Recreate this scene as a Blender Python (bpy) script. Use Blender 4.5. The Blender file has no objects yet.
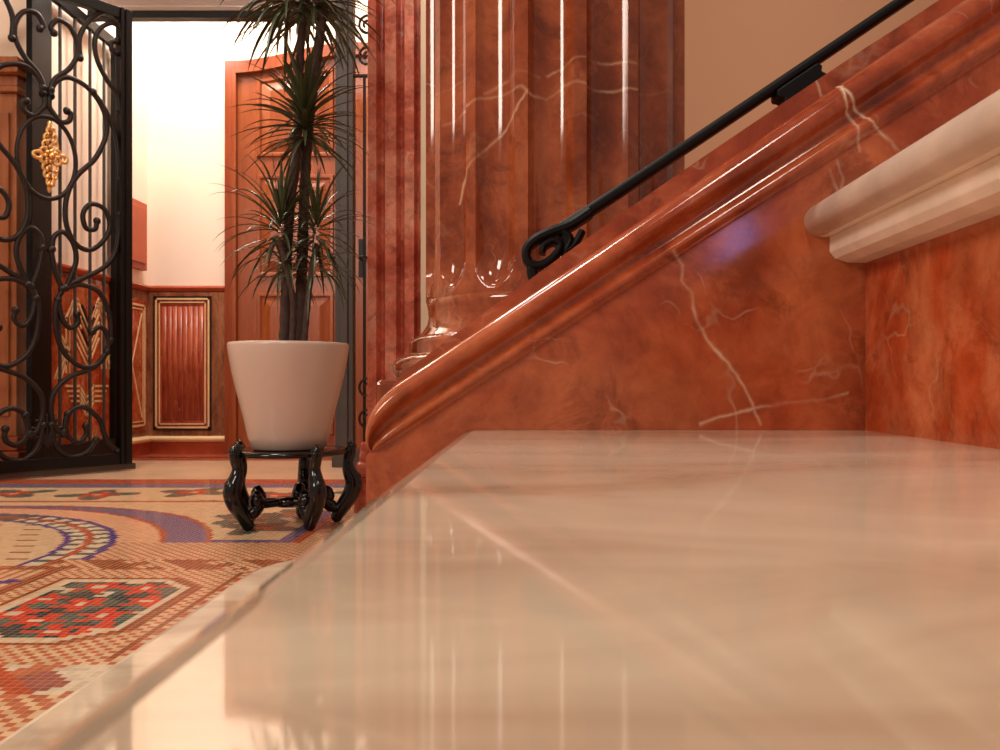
import bpy, math, random
from mathutils import Vector, Matrix
random.seed(7)
C = bpy.context.scene.collection
PI = math.pi
F = 850.0; VX = 531.0; VY = 383.0; EZ = 0.374        # focal length in px, principal point, eye height

# ---------------------------------------------------------------- camera, world, lights, exposure
cam_d = bpy.data.cameras.new('camera'); cam = bpy.data.objects.new('camera', cam_d); C.objects.link(cam)
cam.location = (0, 0, EZ); cam.rotation_euler = (PI/2, 0, 0)
cam_d.sensor_width = 36; cam_d.lens = F*36/1000
cam_d.shift_x = (500-VX)/1000; cam_d.shift_y = (VY-375)/1000
cam_d.clip_start = 0.01; cam_d.clip_end = 60
cam_d.dof.use_dof = True; cam_d.dof.focus_distance = 1.0; cam_d.dof.aperture_fstop = 30
bpy.context.scene.camera = cam

w = bpy.data.worlds.new('world'); bpy.context.scene.world = w; w.use_nodes = True
w.node_tree.nodes['Background'].inputs[0].default_value = (1.0, 0.84, 0.72, 1)
w.node_tree.nodes['Background'].inputs[1].default_value = 0.30

def area(name, loc, target, size, energy, col, sy=None):
    d = bpy.data.lights.new(name, 'AREA'); d.energy = energy; d.color = col; d.size = size
    if sy: d.shape = 'RECTANGLE'; d.size_y = sy
    o = bpy.data.objects.new(name, d); C.objects.link(o); o.location = loc
    o.rotation_euler = (Vector(target)-Vector(loc)).to_track_quat('-Z', 'Y').to_euler()
    return o
WARM = (1.0, 0.87, 0.75)
area('assumed_lobby_light', (-1.45, 3.85, 2.95), (-1.65, 4.3, 0.8), 0.5, 56, (1, 0.90, 0.80))  # assumed overhead light, unseen and without a fixture, for the bright lobby wall
pd = bpy.data.lights.new('assumed_lobby_wall_light', 'POINT'); pd.energy = 9; pd.color = (1, 0.9, 0.8); pd.shadow_soft_size = .06  # assumed bare point light, out of view, brightens the upper left wall
po = bpy.data.objects.new('assumed_lobby_wall_light', pd); C.objects.link(po); po.location = (-1.82, 3.9, 2.35)
area('hall_fill_light', (-1.3, 1.5, 3.1), (-0.9, 1.9, 0), 0.55, 34, WARM)  # added overhead fill for the hall, unseen and without a fixture
area('column_streak_light', (-1.45, 0.25, 2.42), (0.0, 1.15, 0.9), 0.035, 0.5, WARM, 0.7)  # tall narrow light added to draw vertical streaks on the column flutes
area('left_fill_light', (-2.3, -0.55, 1.9), (0.1, 0.7, 0.4), 0.7, 36, WARM)  # invented soft fill from the left, brightens nosing and column
area('stair_fill_light', (-0.35, -1.0, 3.0), (0.2, 0.7, 0.3), 0.5, 26, WARM)  # generic fill added above and behind the camera for stringer and steps
area('assumed_blue_light', (1.02, -3.0, 1.02), (0.3, 0.6, 0.5), 0.17, 1.1, (0.35, 0.38, 1.0), 0.36)  # bare blue light assumed behind the camera, gives the stringer its purple reflection
vs = bpy.context.scene.view_settings
vs.view_transform = 'Standard'; vs.look = 'None'; vs.gamma = 1.0; vs.use_curve_mapping = False
vs.exposure = 0.0

# ---------------------------------------------------------------- helpers
def P(px, py, Y):                                    # point seen at pixel (px,py) lying on the plane y = Y
    return Vector(((px-VX)/F*Y, Y, EZ-(py-VY)/F*Y))
def lin(c):
    return tuple(((v/255)/12.92 if v/255 <= .04045 else ((v/255+.055)/1.055)**2.4) for v in c)
def tag(o, label=None, cat=None, group=None, kind=None):
    if label: o['label'] = label
    if cat: o['category'] = cat
    if group: o['group'] = group
    if kind: o['kind'] = kind
    return o
def empty(name, loc=(0, 0, 0), **k):
    o = bpy.data.objects.new(name, None); C.objects.link(o); o.location = loc; o.empty_display_size = .05
    return tag(o, **k)

class MB:
    def __init__(s): s.v = []; s.f = []; s.sm = []; s.mi = []
    def add(s, vs, fs, smooth=False, mi=0):
        b = len(s.v); s.v += [tuple(p) for p in vs]
        for f in fs: s.f.append([b+i for i in f]); s.sm.append(smooth); s.mi.append(mi)
    def box(s, a, b, mi=0):
        (x0, y0, z0), (x1, y1, z1) = a, b
        x0, x1 = sorted((x0, x1)); y0, y1 = sorted((y0, y1)); z0, z1 = sorted((z0, z1))
        v = [(x0,y0,z0),(x1,y0,z0),(x1,y1,z0),(x0,y1,z0),(x0,y0,z1),(x1,y0,z1),(x1,y1,z1),(x0,y1,z1)]
        s.add(v, [(0,3,2,1),(4,5,6,7),(0,1,5,4),(1,2,6,5),(2,3,7,6),(3,0,4,7)], mi=mi)
    def prism(s, pts, vec, smooth=False, mi=0):      # closed outline (list of Vector) extruded along vec
        n = len(pts); vec = Vector(vec)
        v = [Vector(p) for p in pts]+[Vector(p)+vec for p in pts]
        s.add(v, [tuple(range(n))[::-1], tuple(range(n, 2*n))], mi=mi)
        b = len(s.v)-2*n
        for i in range(n):
            j = (i+1) % n
            s.f.append([b+i, b+j, b+n+j, b+n+i]); s.sm.append(smooth); s.mi.append(mi)
    def lathe(s, prof, cen, n=64):
        v = []; f = []
        for r, z in prof:
            for k in range(n):
                a = 2*PI*k/n; v.append((cen[0]+r*math.cos(a), cen[1]+r*math.sin(a), cen[2]+z))
        for i in range(len(prof)-1):
            for k in range(n):
                k2 = (k+1) % n; f.append((i*n+k, i*n+k2, (i+1)*n+k2, (i+1)*n+k))
        s.add(v, f, True)
        for i, rev in ((0, True), (len(prof)-1, False)):
            if prof[i][0] > 1e-4:
                ring = [v[i*n+k] for k in range(n)]
                s.add(ring, [tuple(range(n))[::-1] if rev else tuple(range(n))])
    def tube(s, pts, rad, n=8, flat=1.0, axis=None, closed=False):
        pts = [Vector(p) for p in pts]; m = len(pts)
        if not hasattr(rad, '__len__'): rad = [rad]*m
        v = []; f = []; up = None
        for i, p in enumerate(pts):
            if closed: t = pts[(i+1) % m]-pts[i-1]
            else: t = pts[min(i+1, m-1)]-pts[max(i-1, 0)]
            t.normalize()
            if axis is not None: a = Vector(axis)
            else:
                a = up if up is not None else (Vector((0,0,1)) if abs(t.z) < .9 else Vector((1,0,0)))
            a = (a-t*a.dot(t)); a.normalize(); up = a; b = t.cross(a)
            for k in range(n):
                q = 2*PI*(k+.5)/n; v.append(p+a*math.cos(q)*rad[i]*flat+b*math.sin(q)*rad[i])
        for i in range(m if closed else m-1):
            i2 = (i+1) % m
            for k in range(n):
                k2 = (k+1) % n; f.append((i*n+k, i*n+k2, i2*n+k2, i2*n+k))
        s.add(v, f, n > 5)
        if not closed:
            s.add(v[:n], [tuple(range(n))[::-1]]); s.add(v[-n:], [tuple(range(n))])
    def ball(s, c, r, n=12, m=8, sc=(1,1,1)):
        prof = [(Vector((0,0,0)))]
        v = []; f = []
        for i in range(m+1):
            t = PI*i/m
            for k in range(n):
                a = 2*PI*k/n
                v.append((c[0]+r*sc[0]*math.sin(t)*math.cos(a), c[1]+r*sc[1]*math.sin(t)*math.sin(a), c[2]-r*sc[2]*math.cos(t)))
        for i in range(m):
            for k in range(n):
                k2 = (k+1) % n; f.append((i*n+k, i*n+k2, (i+1)*n+k2, (i+1)*n+k))
        s.add(v, f, True)
    def build(s, name, mat, parent=None, bevel=0, kind=None, loc=None, seg=2, **k):
        me = bpy.data.meshes.new(name)
        v = s.v
        if loc is not None: v = [(a-loc[0], b-loc[1], c-loc[2]) for a, b, c in v]
        me.from_pydata(v, [], s.f); me.polygons.foreach_set('use_smooth', s.sm)
        for m in (mat if isinstance(mat, list) else [mat]): me.materials.append(m)
        me.polygons.foreach_set('material_index', s.mi); me.validate(); me.update()
        o = bpy.data.objects.new(name, me); C.objects.link(o)
        if loc is not None: o.location = loc
        if parent is not None:
            o.parent = parent
            o.matrix_parent_inverse = Matrix.Translation(-parent_world(parent))
        if bevel:
            b = o.modifiers.new('bevel', 'BEVEL'); b.width = bevel; b.segments = seg; b.limit_method = 'ANGLE'; b.angle_limit = .6
        return tag(o, kind=kind, **k)
def parent_world(p):
    t = Vector(p.location)
    if p.parent is not None: t = t*0+Vector(p.location)
    return t

def smooth(pts, k=6, closed=False):                   # Catmull-Rom
    pts = [Vector(p) for p in pts]; n = len(pts); out = []
    for i in range(n if closed else n-1):
        p0 = pts[i-1] if (i or closed) else pts[0]*2-pts[1]
        p1 = pts[i]; p2 = pts[(i+1) % n]
        p3 = pts[(i+2) % n] if (closed or i+2 < n) else pts[-1]*2-pts[-2]
        for j in range(k):
            t = j/k
            out.append(.5*((2*p1)+(p2-p0)*t+(2*p0-5*p1+4*p2-p3)*t*t+(3*p1-p0-3*p2+p3)*t**3))
    if not closed: out.append(pts[-1])
    return out

# ---------------------------------------------------------------- materials
def newmat(name, rough=.4, spec=.5, metal=0, coat=0):
    m = bpy.data.materials.new(name); m.use_nodes = True; nt = m.node_tree
    b = nt.nodes['Principled BSDF']
    b.inputs['Roughness'].default_value = rough; b.inputs['Metallic'].default_value = metal
    b.inputs['Specular IOR Level'].default_value = spec
    if coat: b.inputs['Coat Weight'].default_value = coat; b.inputs['Coat Roughness'].default_value = .03
    return m, nt, b
def node(nt, typ, **k):
    n = nt.nodes.new(typ)
    for a, v in k.items(): setattr(n, a, v)
    return n
def ramp(nt, src, stops):
    r = node(nt, 'ShaderNodeValToRGB'); e = r.color_ramp.elements
    while len(e) < len(stops): e.new(.5)
    for el, (p, c) in zip(e, stops):
        el.position = p; el.color = tuple(c)+(1,) if len(c) == 3 else c
    nt.links.new(src, r.inputs[0]); return r
def coords(nt, scale=(1,1,1), rot=(0,0,0), loc=(0,0,0)):
    g = node(nt, 'ShaderNodeNewGeometry'); mp = node(nt, 'ShaderNodeMapping')
    mp.inputs['Scale'].default_value = scale; mp.inputs['Rotation'].default_value = rot; mp.inputs['Location'].default_value = loc
    nt.links.new(g.outputs['Position'], mp.inputs[0]); return mp.outputs[0]
def noise(nt, vec, scale, detail=6, rough=.6, dist=0):
    n = node(nt, 'ShaderNodeTexNoise'); n.inputs['Scale'].default_value = scale; n.inputs['Detail'].default_value = detail
    n.inputs['Roughness'].default_value = rough; n.inputs['Distortion'].default_value = dist
    nt.links.new(vec, n.inputs['Vector']); return n.outputs['Fac']
def mix(nt, fac, a, b, mode='MIX'):
    m = node(nt, 'ShaderNodeMix', data_type='RGBA', blend_type=mode)
    for s, v in ((0, fac), (6, a), (7, b)):
        if hasattr(v, 'links'): nt.links.new(v, m.inputs[s])
        elif isinstance(v, (int, float)): m.inputs[s].default_value = v
        else: m.inputs[s].default_value = tuple(v)+(1,)
    return m.outputs[2]
def math_(nt, op, a, b=None):
    m = node(nt, 'ShaderNodeMath', operation=op)
    for i, v in enumerate((a, b)):
        if v is None: continue
        if hasattr(v, 'links'): nt.links.new(v, m.inputs[i])
        else: m.inputs[i].default_value = v
    return m.outputs[0]
def plain(name, rgb, rough=.4, var=.08, scale=6, **k):
    m, nt, b = newmat(name, rough, **k); c = lin(rgb)
    f = noise(nt, coords(nt), scale, 4)
    r = ramp(nt, f, [(.3, tuple(v*(1-var) for v in c)), (.7, tuple(min(1, v*(1+var)) for v in c))])
    nt.links.new(r.outputs[0], b.inputs['Base Color']); return m
def red_marble(name, dark, mid, light, vein, scale=5, loc=(0,0,0), vein_amt=.6, rough=.1, veinw=.010, stretch=(1,1,1), vscale=1.7, strokes=None, swid=.0007):
    m, nt, b = newmat(name, rough, .5)
    v = coords(nt, stretch, (0,0,0), loc)
    f1 = noise(nt, v, scale, 9, .62, .8)
    r1 = ramp(nt, f1, [(.30, lin(dark)), (.47, lin(mid)), (.66, lin(light))])
    f2 = noise(nt, v, scale*4.5, 6, .7, .4)
    r2 = ramp(nt, f2, [(.35, (.62,.55,.50)), (.6, (1.08,1.05,1.0))])
    c = mix(nt, .75, r1.outputs[0], r2.outputs[0], 'MULTIPLY')
    # crisp pale patches and dark hairlines
    f5 = noise(nt, v, scale*1.9, 12, .72, .5)
    pt = ramp(nt, f5, [(.50, (0,0,0)), (.64, (.42,)*3)])
    c = mix(nt, pt.outputs[0], c, lin(tuple(min(255, q_*1.1+6) for q_ in light)))
    dk = ramp(nt, noise(nt, v, scale*2.6, 10, .7, 1.2), [(.36, (.5,)*3), (.46, (0,0,0))])
    c = mix(nt, dk.outputs[0], c, lin(tuple(q_*.78 for q_ in dark)))
    # branching light veins: cell edges of a distorted cell pattern, broken up by a mask
    nz = node(nt, 'ShaderNodeTexNoise'); nz.inputs['Scale'].default_value = 3.5; nz.inputs['Detail'].default_value = 5
    nt.links.new(v, nz.inputs['Vector'])
    def vm(op, a, b_=None, sc=None):
        n_ = node(nt, 'ShaderNodeVectorMath', operation=op)
        for q_, val in enumerate((a, b_)):
            if val is None: continue
            if hasattr(val, 'links'): nt.links.new(val, n_.inputs[q_])
            else: n_.inputs[q_].default_value = val
        if sc is not None:
            if hasattr(sc, 'links'): nt.links.new(sc, n_.inputs['Scale'])
            else: n_.inputs['Scale'].default_value = sc
        return n_
    off = vm('SCALE', vm('SUBTRACT', nz.outputs['Color'], (.5, .5, .5)).outputs[0], sc=.55).outputs[0]
    dv = vm('ADD', v, off).outputs[0]
    for sc_, wd_, lo_, am_ in ((vscale*1.6, veinw*1.3, .50, vein_amt), (vscale*5, veinw*2.0, .53, vein_amt*.5)):
        vo = node(nt, 'ShaderNodeTexVoronoi', feature='DISTANCE_TO_EDGE'); vo.inputs['Scale'].default_value = sc_
        nt.links.new(dv, vo.inputs['Vector'])
        line = ramp(nt, vo.outputs['Distance'], [(0, (1,1,1)), (wd_, (0,0,0))])
        mk = ramp(nt, noise(nt, v, sc_*1.7, 3, .5), [(lo_, (0,0,0)), (lo_+.16, (1,1,1))])
        fac = math_(nt, 'MULTIPLY', math_(nt, 'MULTIPLY', line.outputs[0], mk.outputs[0]), am_)
        c = mix(nt, fac, c, lin(vein))
    if strokes:                                        # individual veins of the slab, given as polylines in x,z
        g = node(nt, 'ShaderNodeNewGeometry')
        j_ = node(nt, 'ShaderNodeTexNoise'); j_.inputs['Scale'].default_value = 22; j_.inputs['Detail'].default_value = 5
        nt.links.new(g.outputs['Position'], j_.inputs['Vector'])
        jo = vm('SCALE', vm('SUBTRACT', j_.outputs['Color'], (.5, .5, .5)).outputs[0], sc=.016).outputs[0]
        pos = vm('MULTIPLY', vm('ADD', g.outputs['Position'], jo).outputs[0], (1, 0, 1)).outputs[0]
        best = None
        for pl_ in strokes:
            for (ax_, az_), (bx_, bz_) in zip(pl_[:-1], pl_[1:]):
                ba = (bx_-ax_, 0, bz_-az_); L2 = ba[0]**2+ba[2]**2
                pa = vm('SUBTRACT', pos, (ax_, 0, az_)).outputs[0]
                h = math_(nt, 'MULTIPLY', vm('DOT_PRODUCT', pa, ba).outputs['Value'], 1/L2); h.node.use_clamp = True
                sc2 = vm('SCALE', ba, sc=h).outputs[0]
                d = vm('LENGTH', vm('SUBTRACT', pa, sc2).outputs[0]).outputs['Value']
                best = d if best is None else math_(nt, 'MINIMUM', best, d)
        wn = math_(nt, 'MULTIPLY', best, 1/(swid*3))
        l3 = ramp(nt, wn, [(0, (.9,)*3), (.4, (.38,)*3), (1, (0,0,0))])
        mk3 = ramp(nt, noise(nt, v, 16, 4, .6), [(.36, (.12,)*3), (.6, (.9,)*3)])
        c = mix(nt, math_(nt, 'MULTIPLY', l3.outputs[0], mk3.outputs[0]), c, lin(vein))
    nt.links.new(c, b.inputs['Base Color'])
    nt.links.new(ramp(nt, f2, [(.2, (rough*.8,)*3), (.8, (rough*1.4,)*3)]).outputs[0], b.inputs['Roughness'])
    return m

M = {}
def PXZ(pts, Y): return [(P(a, b, Y).x, P(a, b, Y).z) for a, b in pts]
VR = [PXZ(q, .605) for q in ([(674,250),(683,262),(681,280),(690,290),(700,320),(728,360),(757,405),(765,428)],
  [(832,55),(846,85),(856,98),(876,122),(893,140),(905,150)], [(845,80),(846,97),(858,118),(866,150)], [(832,168),(840,190),(846,176),(841,160)],
  [(700,424),(760,408),(800,405),(850,392)])]
VC = [PXZ(q, 1.1) for q in ([(437,113),(480,95),(520,92),(528,100),(545,103),(566,90),(620,92),(660,84),(682,78)],
  [(528,98),(505,130),(480,150),(465,165),(458,195)], [(548,80),(575,65),(600,62),(637,64)], [(485,90),(515,78),(540,82)])]
M['red'] = red_marble('red_marble_stringer', (122,44,22), (166,74,42), (190,104,64), (236,206,174), strokes=VR, vscale=2.2, vein_amt=.6)
M['riser'] = red_marble('red_marble_riser', (130,42,16), (178,72,34), (196,116,76), (222,180,140), scale=7, loc=(3,1,2))
M['column'] = red_marble('red_marble_column', (108,42,20), (152,74,42), (178,98,60), (220,170,130), scale=4, loc=(7,2,1), rough=.07, strokes=VC, swid=.0011, vein_amt=.3)
M['pilaster'] = red_marble('red_marble_pilaster', (178,76,54), (222,120,94), (240,164,136), (240,205,180), scale=5, loc=(1,5,3), rough=.12)
M['panel_red'] = red_marble('panel_red_marble', (130,44,22), (158,64,36), (176,86,52), (226,170,125), rough=.35, scale=7, stretch=(2.5,2.5,.4), loc=(2,2,2))
M['panel_brown'] = red_marble('panel_brown_marble', (96,58,40), (138,84,58), (168,112,80), (200,160,120), scale=6, stretch=(1,1,.35), vein_amt=.2)
def cream_marble():
    m, nt, b = newmat('cream_marble', .055, .5)
    v = coords(nt, (.6, 1.5, 1), (0, 0, -.18))
    f1 = noise(nt, v, 7, 6, .55, .7)
    r1 = ramp(nt, f1, [(.32, lin((178,150,124))), (.47, lin((208,186,160))), (.7, lin((226,208,184)))])
    f2 = noise(nt, coords(nt, (1,1,1), (0,0,.5), (4,4,4)), 3.5, 3, .5, 1.5)
    d = math_(nt, 'ABSOLUTE', math_(nt, 'SUBTRACT', f2, .5))
    l = ramp(nt, d, [(0, (.09,)*3), (.02, (0,0,0))])
    c = mix(nt, l.outputs[0], r1.outputs[0], lin((240,215,185)))
    nt.links.new(c, b.inputs['Base Color']); 
    return m
M['cream'] = cream_marble()
M['nosing'] = plain('white_marble_nosing', (230,204,184), .3, .12, 30)
M['white_wall'] = plain('white_plaster', (246,226,206), .75, .02, 2)
M['peach_wall'] = plain('peach_plaster', (208,154,118), .7, .03, 2)
M['iron'] = plain('wrought_iron', (32,23,20), .45, .15, 40, spec=.3)
M['iron_dark'] = plain('black_painted_iron', (11,8,8), .5, .15, 40, spec=.22)
M['iron_grey'] = plain('grey_painted_iron', (62,54,50), .5, .08, 20)
M['lacquer'] = plain('black_lacquer', (16,8,8), .12, .2, 20)
M['pot'] = plain('cream_ceramic', (206,178,162), .22, .03, 4)
M['gold'] = plain('gilt_metal', (226,178,112), .32, .15, 60, metal=.85)
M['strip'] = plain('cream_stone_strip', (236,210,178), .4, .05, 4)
M['cab'] = plain('red_stained_wood', (184,84,50), .5, .08, 9)
M['soil'] = plain('dark_soil', (46,30,20), .9, .3, 40)
M['stem'] = plain('plant_stem', (74,50,42), .8, .35, 60)
M['leaf'] = plain('dark_green_leaf', (60,66,38), .35, .35, 12)
M['inlay'] = plain('cream_inlay', (228,190,140), .3, .06, 10)
M['inlay_dark'] = plain('dark_inlay', (44,24,16), .3, .1, 10)
M['trim_red'] = plain('red_trim_stone', (168,74,44), .2, .15, 14)
M['cornice'] = plain('pale_moulding', (128,106,92), .5, .05, 8)
def wood(name, a, b_, rough=.28, stretch=(14,14,1.2)):
    m, nt, b = newmat(name, rough, .5)
    f = noise(nt, coords(nt, stretch), 3, 5, .6, .6)
    r = ramp(nt, f, [(.3, lin(a)), (.7, lin(b_))])
    nt.links.new(r.outputs[0], b.inputs['Base Color']); return m
M['wood'] = wood('orange_door_wood', (130,60,26), (156,80,40))
M['wood_frame'] = wood('door_frame_wood', (126,52,24), (150,70,34))
M['wood_pillar'] = wood('honey_wood', (150,82,44), (178,106,62))

def mosaic_mat():
    m, nt, b = newmat('mosaic_tesserae', .16, .5)
    at = node(nt, 'ShaderNodeVertexColor'); at.layer_name = 'tessera'
    g = node(nt, 'ShaderNodeNewGeometry'); sp = node(nt, 'ShaderNodeSeparateXYZ'); nt.links.new(g.outputs['Position'], sp.inputs[0])
    e = []
    for i in (0, 1):
        fr = math_(nt, 'FRACT', math_(nt, 'DIVIDE', math_(nt, 'ADD', sp.outputs[i], 12.0), .012))
        e.append(math_(nt, 'ABSOLUTE', math_(nt, 'SUBTRACT', fr, .5)))
    mx = math_(nt, 'MAXIMUM', e[0], e[1])
    gr = ramp(nt, mx, [(.43, (0,0,0)), (.47, (.4,.4,.4))])
    c = mix(nt, gr.outputs[0], at.outputs[0], lin((172,112,80)))
    nt.links.new(c, b.inputs['Base Color'])
    nt.links.new(ramp(nt, mx, [(.43, (.14,)*3), (.48, (.45,)*3)]).outputs[0], b.inputs['Roughness'])
    return m
M['mosaic'] = mosaic_mat()

# ---------------------------------------------------------------- floor with the mosaic carpet pattern
T = .012
K = {k: lin(v) for k, v in dict(orange=(188,110,74), cream=(216,180,138), blue=(112,100,124), dblue=(70,58,124), green=(84,98,84),
     dgreen=(52,66,62), red=(208,66,42), brown=(150,84,50), pale=(214,194,164), rust=(182,82,48), mauve=(158,92,76), pink=(226,150,112)).items()}
FL = [(-.70,1.545),(-.79,1.56),(-.66,1.46),(-.76,1.44),(-.84,1.47),(-.69,1.37),(-.78,1.34),(-.72,1.28),(-.84,1.38),(-.66,1.29)]
BF = [(x, 2.87+.05*math.sin(x*9)) for x in [-2.05+.3*i for i in range(7)]]+[(-.82,2.75),(-.72,2.55),(-.95,2.62)]
def oct_in(x, y, g=0):                                # chamfered medallion
    x0, x1, y0, y1, c = -.90+g, -.605-g, 1.215+g, 1.63-g, .07
    if not (x0 < x < x1 and y0 < y < y1): return False
    if (x-x0)+(y-y0) < c+.04-g*.6: return False
    if (x1-x)+(y-y0) < c-g*.6: return False
    if (x1-x)+(y1-y) < c-g*.6: return False
    return True
def flower(x, y, cs, r, cols):
    best = None
    for (cx, cy) in cs:
        d = math.hypot(x-cx, y-cy); a = math.atan2(y-cy, x-cx)
        if d < r*.22: return cols[2]
        if d < r*(.72+.28*math.cos(5*a+cx*40)): best = cols[0]
    if best: return best
    for (cx, cy) in cs:
        d = math.hypot(x-cx, y-cy); a = math.atan2(y-cy, x-cx)
        if d < r*(1.45+.5*math.cos(4*a+cx*70)): return cols[1]
    return None
def tess(i, j):
    x = (i+.5)*T; y = (j+.5)*T
    chk = K['orange'] if (i+j) % 2 else K['cream']
    if y > 3.16: return K['rust']
    if y > 3.04: return K['blue']
    if y > 2.70:
        c = flower(x, y, BF, .07, (K['red'], K['green'], K['cream']))
        return c or K['cream']
    if y > 2.66: return K['orange']
    if y < .86: return chk
    # big medallion circle and blue arc
    dx, dy = x+1.60, y-1.78; d = math.hypot(dx, dy); a = math.degrees(math.atan2(dy, dx))
    if y > 1.99:
        if d < .56: 
            if d > .545: return K['dblue']
            if (j % 6 == 0 and (i+(j//6)*3) % 9 < 4): return K['brown']
            return K['cream']
        if d < .66:
            if d > .643: return K['dblue']
            s = int(a*d*.0175/.05*1.0)
            if abs(d-.60) < .009: return K['rust']
            if (a*1.0 % 6) < 2.4: return K['green']
            return K['pale'] if a < 70 else (K['red'] if int(a/11) % 2 else K['green'])
        w0 = .755; w1 = .76+.085*max(0, min(1, (105-a)/60))+.03
        if w0 < d < w1:
            return K['rust'] if (d < w0+.014 or d > w1-.014) else K['blue']
        if d <= w0: return K['pink'] if (i+j) % 2 else K['cream']
        if x < -.56:
            if y < 2.03 or x > -.60: return K['dblue'] if (i*7+j*3) % 5 == 0 else K['blue']
            f = flower(x, y, [(-.70,2.2),(-.78,2.35),(-.66,2.42)], .06, (K['orange'], K['green'], K['cream']))
            if f: return f
            return K['cream']
        if x > -.56 and x < -.545: return K['rust']
        return chk
    if d < .66 and y > 1.80 or (d < .66 and y > 1.74 and x < -1.0):
        if d < .56: return K['dblue'] if d > .545 else (K['brown'] if (j % 6 == 0 and (i+(j//6)*3) % 9 < 4) else K['cream'])
        if d > .643: return K['dblue']
        if abs(d-.60) < .009: return K['rust']
        return K['green'] if (a % 6) < 2.4 else K['pale']
    # brown key band
    if 1.70 < y < 1.80 and x < -.32:
        u = (i+j) % 14
        if x < -1.02:
            return K['brown'] if (j in (int(1.70/T)+1, int(1.80/T)-1) or (i % 8 < 2)) else K['orange']
        return K['brown'] if (u < 6 or (u < 11 and (i-j) % 8 < 4)) else (K['cream'] if u % 2 else K['orange'])
    if oct_in(x, y):
        if not oct_in(x, y, .014): return K['brown']
        f = flower(x, y, FL, .046, (K['red'], K['dgreen'] if math.sin(x*70)+math.sin(y*60) > 0 else K['green'], K['pale']))
        if f and oct_in(x, y, .035): return f
        return K['pale'] if (i % 2) else K['cream']
    if x < -.93 and y > 1.25 and y < 1.70:
        if x > -.955: return K['brown']
        for (cx, cy) in [(-.985,1.60),(-.985,1.42),(-1.03,1.5)]:
            q = abs(x-cx)+abs(y-cy)
            if q < .026: return K['dblue']
        if x > -1.09: return K['orange'] if (i % 2) else K['cream']
        if x > -1.11: return K['brown']
        f = flower(x, y, [(-1.2,1.6),(-1.25,1.4)], .05, (K['brown'], K['dgreen'], K['pale']))
        return f or K['cream']
    if -.575 < x < -.42 and 1.15 < y < 1.68:
        if x < -.56: return K['brown']
        return K['rust'] if ((i*3+j) % 7 < 2) else (K['cream'] if (i+j) % 2 else K['orange'])
    if 1.02 < y < 1.13:
        u = (i+j) % 16; v = (i-j) % 16
        if u < 3: return K['rust']
        if u < 8 and v < 9: return K['mauve']
        return K['pale'] if v < 12 else K['orange']
    if x < -.5 and .96 < y <= 1.02: return K['orange'] if (i+j) % 3 else K['cream']
    return chk
i0, i1, j0, j1 = int(-2.16/T), int(-.12/T), int(.6/T), int(3.3/T)
v = []; f = []; mi = []; col = []
nx = i1-i0+1
for j in range(j0, j1+1):
    for i in range(i0, i1+1): v.append((i*T, j*T, 0))
rr = random.Random(3)
for j in range(j0, j1):
    for i in range(i0, i1):
        a = (j-j0)*nx+(i-i0); f.append((a, a+1, a+nx+1, a+nx)); mi.append(0)
        c = tess(i, j); q = rr.uniform(.86, 1.1); col += [(min(1, c[0]*q), min(1, c[1]*q), min(1, c[2]*q), 1)]*4
def quad(x0, y0, x1, y1, m):
    b = len(v); v.extend([(x0,y0,0),(x1,y0,0),(x1,y1,0),(x0,y1,0)]); f.append((b,b+1,b+2,b+3)); mi.append(m); col.extend([(.5,.4,.3,1)]*4)
X0, X1, Y0, Y1 = i0*T, i1*T, j0*T, j1*T
quad(-3, -1.2, X0, 4.6, 1); quad(X1, -1.2, 3, 4.6, 1); quad(X0, -1.2, X1, Y0, 1)
quad(X0, Y1, X1, 3.36, 1); quad(X0, 3.36, X1, 4.10, 1); quad(X0, 4.10, X1, 4.25, 2); quad(X0, 4.25, X1, 4.29, 3); quad(X0, 4.29, X1, 4.6, 2)
me = bpy.data.meshes.new('floor'); me.from_pydata(v, [], f)
M['floor_plain'] = plain('polished_cream_floor', (224,186,150), .14, .08, 5)
M['floor_red'] = plain('polished_red_border', (170,88,62), .14, .12, 8)
for m in (M['mosaic'], M['floor_plain'], M['floor_red'], M['inlay_dark']): me.materials.append(m)
me.polygons.foreach_set('material_index', mi)
ca = me.color_attributes.new('tessera', 'FLOAT_COLOR', 'CORNER')
ca.data.foreach_set('color', [q for c in col for q in c])
me.update()
fo = bpy.data.objects.new('floor', me); C.objects.link(fo); tag(fo, kind='structure')

# ---------------------------------------------------------------- walls
BY = 4.5; LX = -2.03
def wall(name, a, b, mat): m = MB(); m.box(a, b); return m.build(name, mat, kind='structure')
wall('wall_back', (-2.6, BY, 0), (0.6, BY+.12, 3.2), M['white_wall'])
wall('wall_left', (LX-.12, 3.49, 0), (LX, BY, 3.2), M['white_wall'])
wall('wall_left_return', (-2.62, 3.50, 0), (LX-.12, 3.62, 3.2), M['white_wall'])
wall('wall_left_front', (-2.74, 2.0, 0), (-2.62, 3.62, 3.2), M['white_wall'])
wall('wall_stair', (-.463, 2.56, 0), (2.6, 2.68, 3.2), M['peach_wall'])
wall('wall_lobby_right', (-.463, 2.68, 0), (-.34, 3.76, 3.2), M['peach_wall'])

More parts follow.
